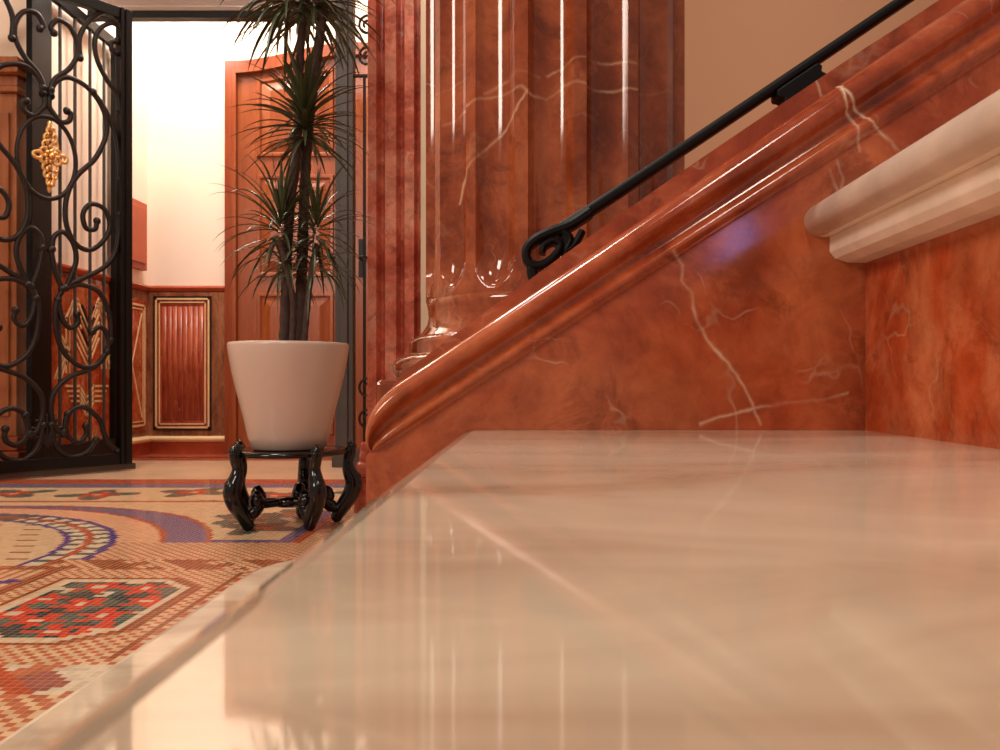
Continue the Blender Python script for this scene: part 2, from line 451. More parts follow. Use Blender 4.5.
# rails and plinths of the lobby wainscot
zr = .882
def strip_xz(m, pts, Y, wd, th, close=False):          # flat strip along points (x,z) on a wall facing -y
    n = len(pts)
    for i in range(n if close else n-1):
        a = Vector((pts[i][0], 0, pts[i][1])); b = Vector((pts[(i+1) % n][0], 0, pts[(i+1) % n][1])); d = (b-a)
        if d.length < 1e-6: continue
        d.normalize(); nn = Vector((-d.z, 0, d.x))*wd/2; e = d*wd/2
        q = [a-e-nn, b+e-nn, b+e+nn, a-e+nn]
        m.prism([Vector((p.x, Y, p.z)) for p in q], (0, -th, 0))
def strip_yz(m, pts, X, wd, th, close=False):
    n = len(pts)
    for i in range(n if close else n-1):
        a = Vector((0, pts[i][0], pts[i][1])); b = Vector((0, pts[(i+1) % n][0], pts[(i+1) % n][1])); d = (b-a)
        if d.length < 1e-6: continue
        d.normalize(); nn = Vector((0, -d.z, d.y))*wd/2; e = d*wd/2
        q = [a-e-nn, b+e-nn, b+e+nn, a-e+nn]
        m.prism([Vector((X, p.y, p.z)) for p in q], (th, 0, 0))
m = MB()
prof = [(0, .852), (.014, .856), (.022, .866), (.026, .876), (.02, .886), (.012, .888), (0, .888)]
m.prism([Vector((LX, BY-a, z)) for a, z in prof], (.423, 0, 0))
m.prism([Vector((LX+a, 3.5, z)) for a, z in prof], (0, BY-3.5, 0))
m.build('trim_1', M['trim_red'], kind='structure')
m = MB()
m.box((LX, BY-.02, .09), (-1.607, BY, .852)); m.build('trim_2', M['panel_brown'], kind='structure')
m = MB(); m.box((LX, 3.5, .09), (LX+.012, BY-.02, .852)); m.build('trim_3', M['panel_brown'], kind='structure')
m = MB()
m.box((LX, BY-.03, 0), (-1.607, BY, .07)); m.box((LX, 3.5, 0), (LX+.03, BY-.03, .07)); m.build('baseboard_back', M['trim_red'], kind='structure')
m = MB()
prof = [(0, .066), (.036, .066), (.044, .076), (.044, .084), (.03, .094), (0, .098)]
m.prism([Vector((LX, BY-a, z)) for a, z in prof], (.423, 0, 0))
m.prism([Vector((LX+a, 3.5, z)) for a, z in prof], (0, BY-3.5, 0))
m.build('trim_4', M['inlay'], kind='structure')

# back wall panel
def px_back(px, py): q = P(px, py, BY); return (q.x, q.z)
wp = empty('wainscot_panel', ((px_back(184, 0)[0]), BY-.02, .13), label='red marble wall panel with double cream border, beside the arched wooden door', cat='wall panel')
(xa, za), (xb, zb) = px_back(156.5, 429), px_back(212.5, 297.5)
m = MB(); m.box((xa, BY-.024, za), (xb, BY-.02, zb))
for k in range(8):
    q0 = xa+.038+(xb-xa-.076)*k/8; q1 = q0+(xb-xa-.076)/8; c_ = (q0+q1)/2; h_ = (q1-q0)/2-.002
    m.prism([Vector((c_-h_*math.cos(t*PI/8), BY-.024-.004*math.sin(t*PI/8), za+.05)) for t in range(9)], (0, 0, zb-za-.10), True)
m.build('marble_field', M['panel_red'], wp)
m = MB(); strip_xz(m, [(xa, za), (xb, za), (xb, zb), (xa, zb)], BY-.026, .009, .003, True); m.build('dark_border', M['inlay_dark'], wp)
m = MB()
for g, wd in ((.010, .009), (.028, .006)):
    strip_xz(m, [(xa+g, za+g), (xb-g, za+g), (xb-g, zb-g), (xa+g, zb-g)], BY-.026, wd, .004, True)
m.build('cream_border', M['inlay'], wp)
# left wall panels
def yl(px): return LX*F/(px-VX)
def zl(px, py): return EZ-(py-VY)/F*yl(px)
def LP(px, py): return (yl(px), zl(px, py))
FX = LX+.012
wp = empty('wainscot_panel', (FX, 4.25, .13), label='red marble wall panel inlaid with a cream diagonal cross, just right of the open gate', cat='wall panel')
ya, yb = yl(124), yl(145)
m = MB(); m.box((FX, 4.12, .13), (FX+.004, 4.455, .80)); m.build('marble_field', M['riser'], wp)
m = MB(); A = (4.145, .155); B = (4.43, .155); Cc = (4.43, .775); D = (4.145, .775)
strip_yz(m, [A, B, Cc, D], FX+.004, .010, .003, True)
strip_yz(m, [(4.165, .175), (4.41, .175), (4.41, .755), (4.165, .755)], FX+.004, .005, .003, True)
m.build('cream_border', M['inlay'], wp)
m = MB(); strip_yz(m, [(4.18, .20), (4.395, .73)], FX+.004, .008, .003); strip_yz(m, [(4.395, .20), (4.18, .73)], FX+.004, .008, .004)
m.build('cross_inlay', M['inlay'], wp)
wp = empty('wainscot_panel', (FX, 3.8, .13), label='orange marble wall panel with geometric chevron inlay, seen behind the gate scrolls', cat='wall panel')
m = MB(); m.box((FX, 3.52, .11), (FX+.004, 4.06, .83)); m.build('marble_field', M['riser'], wp)
m = MB()
def pl(pts, wd=.009, th=.003): strip_yz(m, [LP(*p) for p in pts], FX+.004, wd, th)
for k in range(6):
    pl([(72-k*0, 297+9*k), (84, 327+8*k), (95, 299+8*k)], .010)
for k in range(3):
    pl([(62+4*k, 372), (62+4*k, 318), (70+2*k, 300)], .010); pl([(106-4*k, 368), (106-4*k, 320), (97-2*k, 303)], .010)
for k in range(4):
    pl([(62+2*k, 386+5*k), (76, 386+5*k), (83, 399+6*k), (90, 386+5*k), (104-2*k, 386+5*k)], .010)
for k in range(3):
    pl([(51+3*k, 335), (60+3*k, 352), (51+3*k, 378)], .010)
    pl([(110-2*k, 340), (106-2*k, 352), (110-2*k, 366)], .010)
m.build('chevron_inlay', M['inlay'], wp)
m = MB()
for k in range(3): pl([(78, 306+12*k), (84, 320+12*k), (90, 307+12*k)], .012, .005)
m.build('dark_inlay', M['inlay_dark'], wp)
# small red wooden box on the left wall
m = MB(); y0_, y1_ = 4.15, 4.42; zt, zb_ = EZ+(VY-206)/F*4.46, EZ+(VY-272)/F*4.46
wc = empty('wall_cabinet', (LX, 4.33, zb_), label='small flat red wooden cabinet on the wall above the dado rail, right of the gate', cat='cabinet')
m.box((LX, y0_, zb_), (LX+.035, y1_, zt)); m.build('body', M['cab'], wc, .004)
m = MB(); m.box((LX+.035, y0_+.03, zb_+.03), (LX+.045, y1_-.03, zt-.03)); m.build('door', M['cab'], wc, .004)

# ---------------------------------------------------------------- arched door on the back wall
dc = -.93; hw = 1.604-.93
def arch(x, r=0): 
    u = abs(x-dc)/hw
    u = min(1, u); s = .5+.5*math.cos(PI*min(1, u/.95))
    return 2.062+.098*s-r
def arch_outline(h, drop, Y, n=28, z0=0):
    p = [Vector((dc-h, Y, z0))]
    for i in range(n+1):
        x = dc-h+2*h*i/n; p.append(Vector((x, Y, arch(x)-drop)))
    p.append(Vector((dc+h, Y, z0))); return p
m = MB()
outer = arch_outline(hw, 0, BY); inner = arch_outline(hw-.062, .068, BY)
n = len(outer)
for i in range(n-1):
    m.prism([outer[i], inner[i], inner[i+1], outer[i+1]], (0, -.05, 0))
dr = m.build('door_1', M['wood_frame'], kind='structure')
m = MB(); o2 = arch_outline(hw-.045, .05, BY); i2 = arch_outline(hw-.062, .068, BY)
for i in range(n-1): m.prism([o2[i]+Vector((0,-.05,0)), i2[i]+Vector((0,-.05,0)), i2[i+1]+Vector((0,-.05,0)), o2[i+1]+Vector((0,-.05,0))], (0, -.012, 0))
m.build('frame_bead', M['wood'], dr)
def panel(m, x0, x1, z0, z1, Y, arch_top=False):       # raised and fielded panel
    def ring(g, y):
        if arch_top:
            pts = [Vector((x0+g, y, z0+g)), Vector((x1-g, y, z0+g))]
            for k in range(9):
                x = x1-g-(x1-x0-2*g)*k/8; pts.append(Vector((x, y, z1-(arch(dc)-arch(x))*.8-g)))
            return pts
        return [Vector((x0+g, y, z0+g)), Vector((x1-g, y, z0+g)), Vector((x1-g, y, z1-g)), Vector((x0+g, y, z1-g))]
    rs = [ring(0, Y), ring(.006, Y-.012), ring(.018, Y-.012), ring(.028, Y+.004-.006), ring(.045, Y-.006), ring(.075, Y-.016)]
    nn = len(rs[0])
    for a, b in zip(rs[:-1], rs[1:]):
        m.add(a+b, [(i, (i+1) % nn, nn+(i+1) % nn, nn+i) for i in range(nn)])
    m.add(rs[-1], [tuple(range(nn))])
for sgn in (-1, 1):
    x0, x1 = (dc-hw+.062, dc-.004) if sgn < 0 else (dc+.004, dc+hw-.062)
    pts = [Vector((x0, BY, .01))]
    for k in range(15):
        x = x0+(x1-x0)*k/14; pts.append(Vector((x, BY, arch(x)-.068)))
    pts.append(Vector((x1, BY, .01)))
    m = MB(); m.prism(pts, (0, -.03, 0))
    panel(m, x0+.10, x1-.10, .10, .42, BY-.03); panel(m, x0+.10, x1-.10, .52, .85, BY-.03)
    panel(m, x0+.10, x1-.10, .93, 1.47, BY-.03)
    panel(m, x0+.10, x1-.10, 1.56, 2.04, BY-.03, True)
    lf = m.build('door_leaf', M['wood'], dr)
    mm = MB(); mm.box((x1-.05 if sgn < 0 else x0+.02, BY-.036, .93), (x1-.015 if sgn < 0 else x0+.055, BY-.03, 1.13))
    c = ((x1-.032) if sgn < 0 else x0+.037)
    mm.tube([(c, BY-.03, 1.03), (c, BY-.07, 1.03), (c+sgn*.02, BY-.078, 1.03), (c+sgn*.10, BY-.078, 1.03)], .010)
    mm.build('door_handle', M['iron'], lf)

# ---------------------------------------------------------------- honey wood pillar at far left
pc = empty('wooden_pillar', (-2.2, 3.46, 0), label='honey coloured wooden pillar with moulded cap behind the gate, left edge', cat='pillar')
m = MB(); m.box((-2.42, 3.42, .16), (-2.07, 3.498, 1.54)); 
for k in range(4):
    xx = -2.40+k*.085; m.box((xx, 3.408, .24), (xx+.05, 3.42, 1.46))
m.build('shaft', M['wood_pillar'], pc, .003)
m = MB(); m.box((-2.44, 3.40, 1.54), (-2.055, 3.498, 1.565)); m.box((-2.43, 3.41, 1.565), (-2.062, 3.498, 1.61)); m.box((-2.46, 3.375, 1.61), (-2.04, 3.498, 1.635)); m.box((-2.48, 3.36, 1.635), (-2.03, 3.498, 1.668))
m.build('capital', M['wood_pillar'], pc, .006)
m = MB(); m.box((-2.45, 3.385, 0), (-2.04, 3.498, .10)); m.box((-2.44, 3.40, .10), (-2.055, 3.498, .16)); m.build('base', M['wood_frame'], pc, .006)

# ---------------------------------------------------------------- iron portal: posts, transom, side lattice
FY = 3.78
pt = empty('iron_portal', (-.83, FY, 0), label='dark grey iron portal post and overhead beam standing behind the potted plant', cat='door frame')
m = MB(); xl, xr = P(335, 0, FY).x, P(353, 0, FY).x
m.box((xl, FY, 0), (xr, FY+.06, 3.0)); m.box((xl+.022, FY-.012, .08), (xr-.022, FY, 3.0)); m.build('post', M['iron_grey'], pt, .003)
m = MB(); m.box((-1.975, FY+.0, 2.0), (xl, FY+.05, 2.028)); m.build('beam_lip', M['iron_dark'], pt, .002)
m = MB(); m.box((-1.975, FY-.005, 2.028), (xl, FY+.06, 2.05)); m.box((-1.975, FY+.01, 2.05), (xl, FY+.06, 2.14)); m.build('beam', M['cornice'], pt, .003)
m = MB(); m.box((xr, FY+.01, .0), (-.475, FY+.05, .075)); m.box((xl-.01, FY-.02, 0), (xr+.07, FY+.01, .075)); m.build('sill_plate', M['iron_grey'], pt, .003)
m = MB()
for k in range(5):
    x = xr+.045+k*.065
    m.tube([(x, FY+.03, .075), (x, FY+.03, 1.75)], .007, 6)
m.tube([(xr, FY+.03, 1.75), (-.475, FY+.03, 1.75)], .008, 6)
for zz in (.28, 1.9):
    for s in (-1, 1):
        pp = [Vector((xr+.06+.045*math.cos(t)*(1-t/14), FY+.015, zz+s*.07+.05*math.sin(t)*(1-t/14))) for t in [q*.4 for q in range(26)]]
        m.tube(pp, .006, 6)
m.build('lattice', M['iron'], pt)

# second leaf folded against the left wall
gx = -1.995
sl = empty('iron_gate', (gx, 3.8, 0), label='narrow iron gate leaf with straight vertical bars, folded flat against the left wall', cat='gate')
def yg(px): return gx*F/(px-VX)
m = MB()
for a, b in ((29, 49), (113, 120)): m.box((gx-.012, yg(a), .03), (gx+.012, yg(b), 2.02))
m.box((gx-.012, yg(49), .03), (gx+.012, yg(113), .11)); m.box((gx-.012, yg(49), 1.97), (gx+.012, yg(113), 2.02))
m.build('frame', M['iron_dark'], sl, .002)
for q in (60, 75, 90, 104):
    m = MB(); m.tube([(gx, yg(q), .11), (gx, yg(q), 1.97)], .007, 6); m.build('bar', M['iron_grey'], sl)

# ---------------------------------------------------------------- open scrollwork gate
G0 = Vector((-1.72, 3.65, 0)); GD = Vector((-.613, -.79, 0)).normalized(); SC = .337
GN = Vector((-GD.y, GD.x, 0)); 
if GN.y > 0: GN = -GN
def gp(px, py):                                        # -> (s, z) on the gate plane
    k = (px-VX)/F
    s = (k*G0.y-G0.x)/(GD.x-k*GD.y); Y = G0.y+GD.y*s
    return s, EZ-(py-VY)/F*Y
def gw(s, z, off=0): return G0+GD*s+Vector((0, 0, z))+GN*off
gate = empty('scroll_gate', gw(0, 0), label='open black wrought iron gate of curling scrolls with a gilt rosette in its middle', cat='gate')
W = 2*SC
m = MB()
def gbox(m, s0, s1, z0, z1, t0=-.018, t1=.018):
    p = [gw(s0, z0, t0), gw(s1, z0, t0), gw(s1, z0, t1), gw(s0, z0, t1)]
    m.prism(p, (0, 0, z1-z0))
gbox(m, 0, .052, .03, 1.965); gbox(m, W-.052, W, .03, 1.965)
gbox(m, .052, W-.052, 1.92, 1.965); gbox(m, .052, W-.052, .03, .075)
gbox(m, .040, .052, .03, 1.965, -.026, .026)
gbox(m, .015, .030, .03, 1.965, .018, .024)
m.build('frame', M['iron_dark'], gate, .002)
m = MB(); gbox(m, -.02, W, .005, .03, -.006, .006); m.build('threshold_strip', M['iron_grey'], gate)
RT = [
 [(54,33),(51,27),(58,20),(70,27),(77,42),(77,56),(69,69),(56,78),(51,88),(51,96)],
 [(51,90),(49,105),(54,114),(61,122),(69,121),(71,114),(67,111)],
 [(51,96),(53,86),(60,79),(71,78),(88,88),(101,105),(107,125),(104,142),(94,160),(77,176),(67,196),(66,222),(75,243),(90,250),(104,240),(110,225),(104,209),(91,204),(83,214),(86,228),(95,229),(97,221)],
 [(80,58),(80,36),(92,18),(107,12),(121,22),(127,38),(122,53),(113,52),(111,43),(117,41)],
 [(122,28),(112,23),(101,28),(95,40),(97,59),(107,80),(117,94),(121,111)],
 [(93,92),(103,106),(114,130),(119,156),(120,180)],
 [(120,215),(119,236),(114,255),(103,268),(84,278),(65,288),(56,306),(57,334),(66,355),(83,367),(99,363),(108,348),(107,334),(100,327),(92,332)],
 [(65,288),(82,285),(100,293),(110,317),(111,340)],
 [(58,300),(62,318),(70,328),(78,323),(77,314)],
 [(52,249),(54,237),(63,232),(73,243),(76,262),(66,288)],
 [(107,352),(93,368),(70,377),(54,393),(51,412),(57,430),(64,432)],
 [(64,434),(68,414),(83,407),(99,419),(106,438),(118,451)],
 [(68,414),(66,432),(76,442),(86,436),(86,426)],
 [(51,425),(56,446),(70,457),(86,453),(96,440)],
 [(62,289),(55,270),(51,250)],
]
def gate_tube(m, pts, r):
    q = smooth([Vector((a, 0, b)) for a, b in pts], 6)
    m.tube([gw(p.x, p.z) for p in q], r, 8)
    for e in (q[0], q[-1]): m.ball(gw(e.x, e.z), r*1.5, 8, 6)
for side in (0, 1):
    m = MB()
    for pl_ in RT:
        pts = [gp(*p) for p in pl_]
        if side: pts = [(2*SC-s, z) for s, z in pts]
        pts = [(min(max(s, .045), W-.045), z) for s, z in pts]
        gate_tube(m, pts, .0105)
    m.build('scrollwork', M['iron'], gate)
# centre oval, lower palmette, gilt rosette
m = MB(); cs, cz = gp(48.5, 158); hz = abs(gp(48.5, 117)[1]-cz); hs = .155*hz/.165*.72
m.tube([gw(SC+hs*math.cos(t), cz+hz*math.sin(t)) for t in [2*PI*k/40 for k in range(40)]], .009, 8, closed=True)
m.build('oval_ring', M['iron'], gate)
m = MB(); bz = gp(47, 434)[1]
for k in range(-3, 4):
    a = k*.38; L = .13-.012*abs(k)
    m.tube(smooth([gw(SC, bz-.05), gw(SC+math.sin(a)*L*.5, bz-.03+math.cos(a)*L*.6), gw(SC+math.sin(a)*L*.95, bz-.05+math.cos(a)*L)]), [.006]*6+[.007]*6+[.003], 6)
m.build('palmette', M['iron'], gate)
m = MB(); rz = hz*.78
for s_ in (-1, 1):
    for k in range(4):                                 # tiers of leaves up and down
        z = cz+s_*(rz*.22*(k+.4)); wd = [.036, .027, .022, .012][k]
        for q in (-1, 1):
            pp = [gw(SC+q*.004, z-s_*.02, .02), gw(SC+q*wd*.9, z-s_*.008, .03), gw(SC+q*wd, z+s_*.012, .03), gw(SC+q*wd*.5, z+s_*.02, .034), gw(SC+q*wd*.45, z+s_*.006, .03)]
            m.tube(smooth(pp, 4), .0065, 6)
        m.ball(gw(SC, z, .026), .011-.0015*k, 8, 6)
    m.ball(gw(SC, cz+s_*rz, .02), .009, 8, 6, (1, 1, 1.8))
    m.tube(smooth([gw(SC, cz, .02), gw(SC+s_*.04, cz+.012, .03), gw(SC+s_*.062, cz+.004, .026), gw(SC+s_*.055, cz-.014, .03), gw(SC+s_*.03, cz-.012, .03)], 4), .0075, 6)
for k in range(8):
    a = k*PI/4; m.ball(gw(SC+.020*math.cos(a), cz+.020*math.sin(a), .034), .009, 8, 6)
m.ball(gw(SC, cz, .04), .012, 10, 8)
m.build('gilt_rosette', M['gold'], gate, label='gilt openwork rosette')

# ---------------------------------------------------------------- fluted wall pilaster
PY = 2.5
px0, px1 = P(367.5, 0, PY).x, P(420.5, 0, PY).x
pil = empty('wall_pilaster', ((px0+px1)/2, PY, 0), label='narrow pinkish red marble pilaster with vertical flutes, right of the potted plant', cat='pilaster')
def pil_profile():
    pts = []; 
    seq = [(0, 0), (9, 0)]
    def fl(a, b, d=7):
        n = 8
        for k in range(n+1):
            t = k/n; pts.append(((a+(b-a)*t), d*math.sin(PI*t)**.8))
    pts.append((0, 0)); pts.append((8, 0)); fl(8.6, 17.5); pts.append((18, 0)); pts.append((28, 0)); fl(28.6, 37); pts.append((37.5, 0)); pts.append((46, 0)); fl(46.5, 52); pts.append((53, 1))
    return pts
m = MB(); pr = pil_profile(); sc = (px1-px0)/53
out = [Vector((px0+a*sc, PY+b*sc*1.6, 0)) for a, b in pr]+[Vector((px1, 2.56, 0)), Vector((px0, 2.56, 0))]
m.prism([p+Vector((0, 0, .2)) for p in out], (0, 0, 2.9)); m.build('shaft', M['pilaster'], pil, .0015)
m = MB()
m.box((px0-.03, PY-.05, 0), (px1+.03, 2.56, .10))
bp = [(0, .10), (.046, .10), (.052, .112), (.052, .128), (.046, .14), (.03, .146), (.026, .16), (.012, .175), (.006, .19), (0, .20)]
m.prism([Vector((px0-.02, PY-a, z)) for a, z in [(-.06, .10)]+bp[1:]+[(-.06, .20)]], (px1-px0+.04, 0, 0))
m.prism([Vector((px0-a*.6, PY-.03, z)) for a, z in [(-.06, .10)]+bp[1:]+[(-.06, .20)]], (0, .09, 0))
m.build('base', M['pilaster'], pil, .004)

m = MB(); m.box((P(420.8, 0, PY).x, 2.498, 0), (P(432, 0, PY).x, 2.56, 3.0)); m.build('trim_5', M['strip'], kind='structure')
# ---------------------------------------------------------------- big fluted column
CX, CY, R = (555-VX)/F*1.26, 1.26, .19
colm = empty('fluted_column', (CX, CY, 0), label='massive red marble column with vertical flutes behind the stair stringer', cat='column')
NF = 16; PER = 18
a_ref = math.radians(-102)
zs = [.492+.0035*k for k in range(22)]+[.60+.1*k for k in range(27)]
v = []; f = []; na = NF*PER
for z in zs:
    for k in range(na):
        u = (k % PER)/PER                              # 0..1 in one period
        a = a_ref+2*PI*(k/PER)/NF
        d = 0
        if u < .74:
            t = u/.74*2-1
            zc = .545; rz_ = .045
            if z >= zc: d = math.sqrt(max(0, 1-t*t))
            else:
                q = 1-t*t-((zc-z)/rz_)**2
                d = math.sqrt(max(0, q))
        r = R-.019*d
        v.append((CX+r*math.cos(a), CY+r*math.sin(a), z))
for i in range(len(zs)-1):
    for k in range(na):
        k2 = (k+1) % na; f.append((i*na+k, i*na+k2, (i+1)*na+k2, (i+1)*na+k))
m = MB(); m.add(v, f, True)
sh = m.build('shaft', M['column'], colm)
me = sh.data; at = me.attributes.new('sharp_edge', 'BOOLEAN', 'EDGE')
for e in me.edges:
    a, b = e.vertices
    if abs(a-b) == na and (a % na) % PER in (0, int(.74*PER+1)): at.data[e.index].value = True
m = MB()
m.lathe([(.0, .378), (.222, .378), (.231, .382), (.2375, .392), (.2375, .400), (.232, .409), (.224, .4125), (.216, .4135), (.215, .416), (.215, .430), (.213, .436), (.206, .4375), (.203, .441), (.195, .447), (.188, .458), (.186, .468), (.187, .480), (.190, .492), (.0, .493)], (CX, CY, 0), 96)
m.build('base', M['column'], colm)
m = MB(); m.box((CX-.225, CY-.225, 0), (CX+.225, CY+.225, .378)); m.build('plinth', M['column'], colm, .006)

# ---------------------------------------------------------------- stair stringer (red marble)
YW = .6115
O = [(374,452),(367.5,448),(364.8,438),(364.8,428),(367,417),(371.5,408),(379,398),(391,387),(405,377),(437,356),(470,334),(500,314),(600,247),(700,178),(844,80),(1000,-26),(1180,-148)]
I = [(375,452),(374.6,452),(376,451),(380,449),(386,446),(392,442.5),(399,438.5),(408,433),(424,422.5),(452,404),(480,386),(520,360),(613,299.5),(700,244),(844,152),(988,60),(1180,-63)]
B = [(374,446),(376,425),(384,402),(401,375),(421,360),(450,338),(486,311.5),(540,272),(600,229),(684,170),(844,62),(939,0),(1180,-163)]
st = MB()
Os = smooth([Vector((a, 0, b)) for a, b in O[:12]], 5)+[Vector((a, 0, b)) for a, b in O[12:]]
Is = smooth([Vector((a, 0, b)) for a, b in I[:12]], 5)+[Vector((a, 0, b)) for a, b in I[12:]]
Bs = smooth([Vector((a, 0, b)) for a, b in B], 5)
prf = [(0, .010), (.03, .004), (.07, -.001), (.13, -.0045), (.20, -.0065), (.27, -.0075), (.34, -.007), (.39, -.0055), (.42, -.0035), (.45, -.001), (.50, .0015), (.58, .002), (.66, .0005), (.72, -.001),
       (.735, -.0025), (.77, -.004), (.82, -.0045), (.87, -.004), (.91, -.002), (.925, -.0015), (.94, -.0015), (.97, -.0015), (.985, 0), (1, 0)]
v = []; f = []; n = len(Os); q = len(prf)
for k, (o, i_) in enumerate(zip(Os, Is)):
    wgt = min(1, (o-i_).length/40)
    for t, dy in prf:
        p = o.lerp(i_, t); w_ = P(p.x, p.z, YW); w_.y += dy*(wgt if dy < 0 else 1); v.append(w_)
for a in range(n-1):
    for b in range(q-1): f.append((a*q+b, (a+1)*q+b, (a+1)*q+b+1, a*q+b+1))
st.add(v, f, True)
zb0 = .171
def solid(curve, ya, yb, leftpx=None):
    pts = [P(p.x, p.z, YW) for p in curve]
    lo = [Vector((pts[-1].x, 0, zb0)), Vector((P(leftpx, 0, YW).x if leftpx else pts[0].x, 0, zb0))]
    st.prism([Vector((p.x, ya, p.z)) for p in pts+lo], (0, yb-ya, 0))
Ib = [p for p in Is if p.x > 376]
solid([Vector((366, 0, 456)), Vector((369, 0, 453)), Vector((374.5, 0, 452))]+Ib, YW, YW+.012, 366)
solid(Os[2:], YW+.0095, YW+.034, 366)
ptsB = [P(p.x, p.z, YW+.034) for p in Bs]
st.prism([Vector((p.x, YW+.034, p.z)) for p in ptsB]+[Vector((ptsB[-1].x, YW+.034, zb0)), Vector((ptsB[0].x, YW+.034, zb0))], (0, .13, 0))
so = st.build('stair_stringer', M['red'], bevel=.0012, label='sloping red marble stair stringer with moulded top edge and white veins', cat='stringer')
so.modifiers['bevel'].angle_limit = 1.0

# ---------------------------------------------------------------- steps
stair = empty('marble_staircase', (0, 0, 0), label='polished cream marble steps with red marble risers filling the foreground', cat='staircase')
YN = -.75; YF = YW-.0005
def nose_profile(xl, zt, th=.0232, xr=.9):             # (x,z) of slab with half round front
    r = th/2; pts = []
    for k in range(11):
        a = PI/2+PI*k/10; pts.append((xl+r+r*1.0*math.cos(a), zt-r+r*math.sin(a)))
    return [(xr, zt)]+pts+[(xr, zt-th)]
def tread(xl, zt, xr, mat, yn=YN, yf=YF, th=.0232):
    m = MB(); m.prism([Vector((x, yn, z)) for x, z in nose_profile(xl, zt, th, xr)], (0, yf-yn, 0), True)
    o = m.build('tread', mat, stair)
    for p in o.data.polygons: p.use_smooth = len(p.vertices) == 4 and abs(p.normal.z) < .9999 and abs(p.normal.y) < .9
    return o
def under(xl, zt, xr, mat, name='nosing_moulding', yn=YN, yf=YF):
    m = MB(); b = .0185
    pts = [(xr, zt), (xl, zt), (xl, zt-.011), (xl+.004, zt-.0155), (xl+.013, zt-b), (xr, zt-b)]
    m.prism([Vector((x, yn, z)) for x, z in pts], (0, yf-yn, 0)); return m.build(name, mat, stair, .0006)
# upper step (its nosing juts in at right)
tread(.196, .502, .62, M['nosing']); under(.2144, .4788, .62, M['nosing'])
m = MB(); m.box((.2403, YN, .34), (.26, YF, .4603)); m.build('riser', M['riser'], stair)
# the step the camera rests on
TX = -.0533
m = MB(); r = .0116
prof = [(.2403, .34)]
for k in range(13):
    a = PI/2+PI*k/12; prof.append((TX+r+r*math.cos(a), .34-r+r*math.sin(a)))
prof += [(.2403, .34-.0232)]
m.prism([Vector((x, YN, z)) for x, z in prof], (0, YF-YN, 0), True); o = m.build('tread', M['cream'], stair)
for p in o.data.polygons: p.use_smooth = abs(p.normal.z) < .9999 and abs(p.normal.y) < .9
under(TX+.018, .3168, .235, M['cream'])
m = MB(); m.box((TX+.045, YN, .17), (TX+.07, YF, .2983)); m.build('riser', M['riser'], stair)
# bottom step with rounded far corner wrapping the stringer foot
def plan(off):
    x0 = -.3105+off; yf = 1.035-off; rr_ = .12-off*.5; pts = [Vector((x0, YN, 0))]
    for k in range(13):
        a = PI-PI/2*k/12; pts.append(Vector((x0+rr_+rr_*math.cos(a), yf-rr_+rr_*math.sin(a), 0)))
    pts += [Vector((.235, yf, 0)), Vector((.235, YN, 0))]
    return pts
m = MB(); rings = []
for k in range(9):
    a = PI/2-PI*k/8
    rings.append([p+Vector((0, 0, .17-.0116+.0116*math.sin(a))) for p in plan(.0116*(1-math.cos(a)))])
nn = len(rings[0])
m.add(rings[0], [tuple(range(nn))[::-1]]); m.add(rings[-1], [tuple(range(nn))])
for a, b in zip(rings[:-1], rings[1:]): m.add(a+b, [(i, (i+1) % nn, nn+(i+1) % nn, nn+i) for i in range(nn)], True)
m.build('tread', M['cream'], stair)
m = MB(); m.prism([p+Vector((0, 0, .1283)) for p in plan(.018)], (0, 0, .0185)); m.build('nosing_moulding', M['cream'], stair, .001)
m = MB(); m.prism([p for p in plan(.045)], (0, 0, .1283)); m.build('riser', M['riser'], stair)

# ---------------------------------------------------------------- iron handrail
HY = .70
hr = empty('handrail', P(560, 240, HY), label='black iron handrail rising along the stringer, ending in a curled scroll', cat='handrail')
m = MB()
ax = (0, 1, 0)
pts = [P(a, b, HY) for a, b in [(556,233),(575,220.5),(600,204.5),(640,178),(684,148.5),(740,111),(780,84),(840,43.5),(900,3),(1080,-117)]]
def flatbar(m, pts, wy, th):
    ps = smooth(pts, 5); nv = []; 
    for i, p in enumerate(ps):
        t = (ps[min(i+1, len(ps)-1)]-ps[max(0, i-1)]).normalized(); nrm = Vector((-t.z, 0, t.x))
        c = [(1,1),(1,-1),(-1,-1),(-1,1)]; hh = th(i/(len(ps)-1)) if callable(th) else th
        e = .0025
        for sx, sz in [(1-e/wy*2,1),(1,1-e/hh*2),(1,-1+e/hh*2),(1-e/wy*2,-1),(-1+e/wy*2,-1),(-1,-1+e/hh*2),(-1,1-e/hh*2),(-1+e/wy*2,1)]:
            nv.append(p+Vector((0, wy/2*sx, 0))+nrm*hh/2*sz)
    n = len(ps); f = [(i*8+k, i*8+(k+1) % 8, (i+1)*8+(k+1) % 8, (i+1)*8+k) for i in range(n-1) for k in range(8)]
    m.add(nv, f); m.add(nv[:8], [tuple(range(8))]); m.add(nv[-8:], [tuple(range(8))[::-1]])
flatbar(m, pts, .017, lambda t: .0095-.001*t)
m.build('rail', M['iron_dark'], hr, .001)
m = MB()
sp = [P(a, b, HY) for a, b in [(590,213),(570,226),(550,233.5),(535,241),(527,250),(527,260),(534,267),(546,264),(556,255),(560,246),(553,242),(544,247),(542,254)]]
flatbar(m, sp, .022, lambda t: .0085-.003*t)
m.build('scroll_end', M['iron_dark'], hr, .001)
m = MB()
flatbar(m, [P(a, b, HY) for a, b in [(562,232),(570,240),(566,252),(574,246),(582,232)]], .022, .006)
flatbar(m, [P(a, b, HY) for a, b in [(535,262),(532,270),(534,280)]], .02, .009)
flatbar(m, [P(a, b, HY) for a, b in [(566,236),(568,246),(566,262)]], .02, .009)
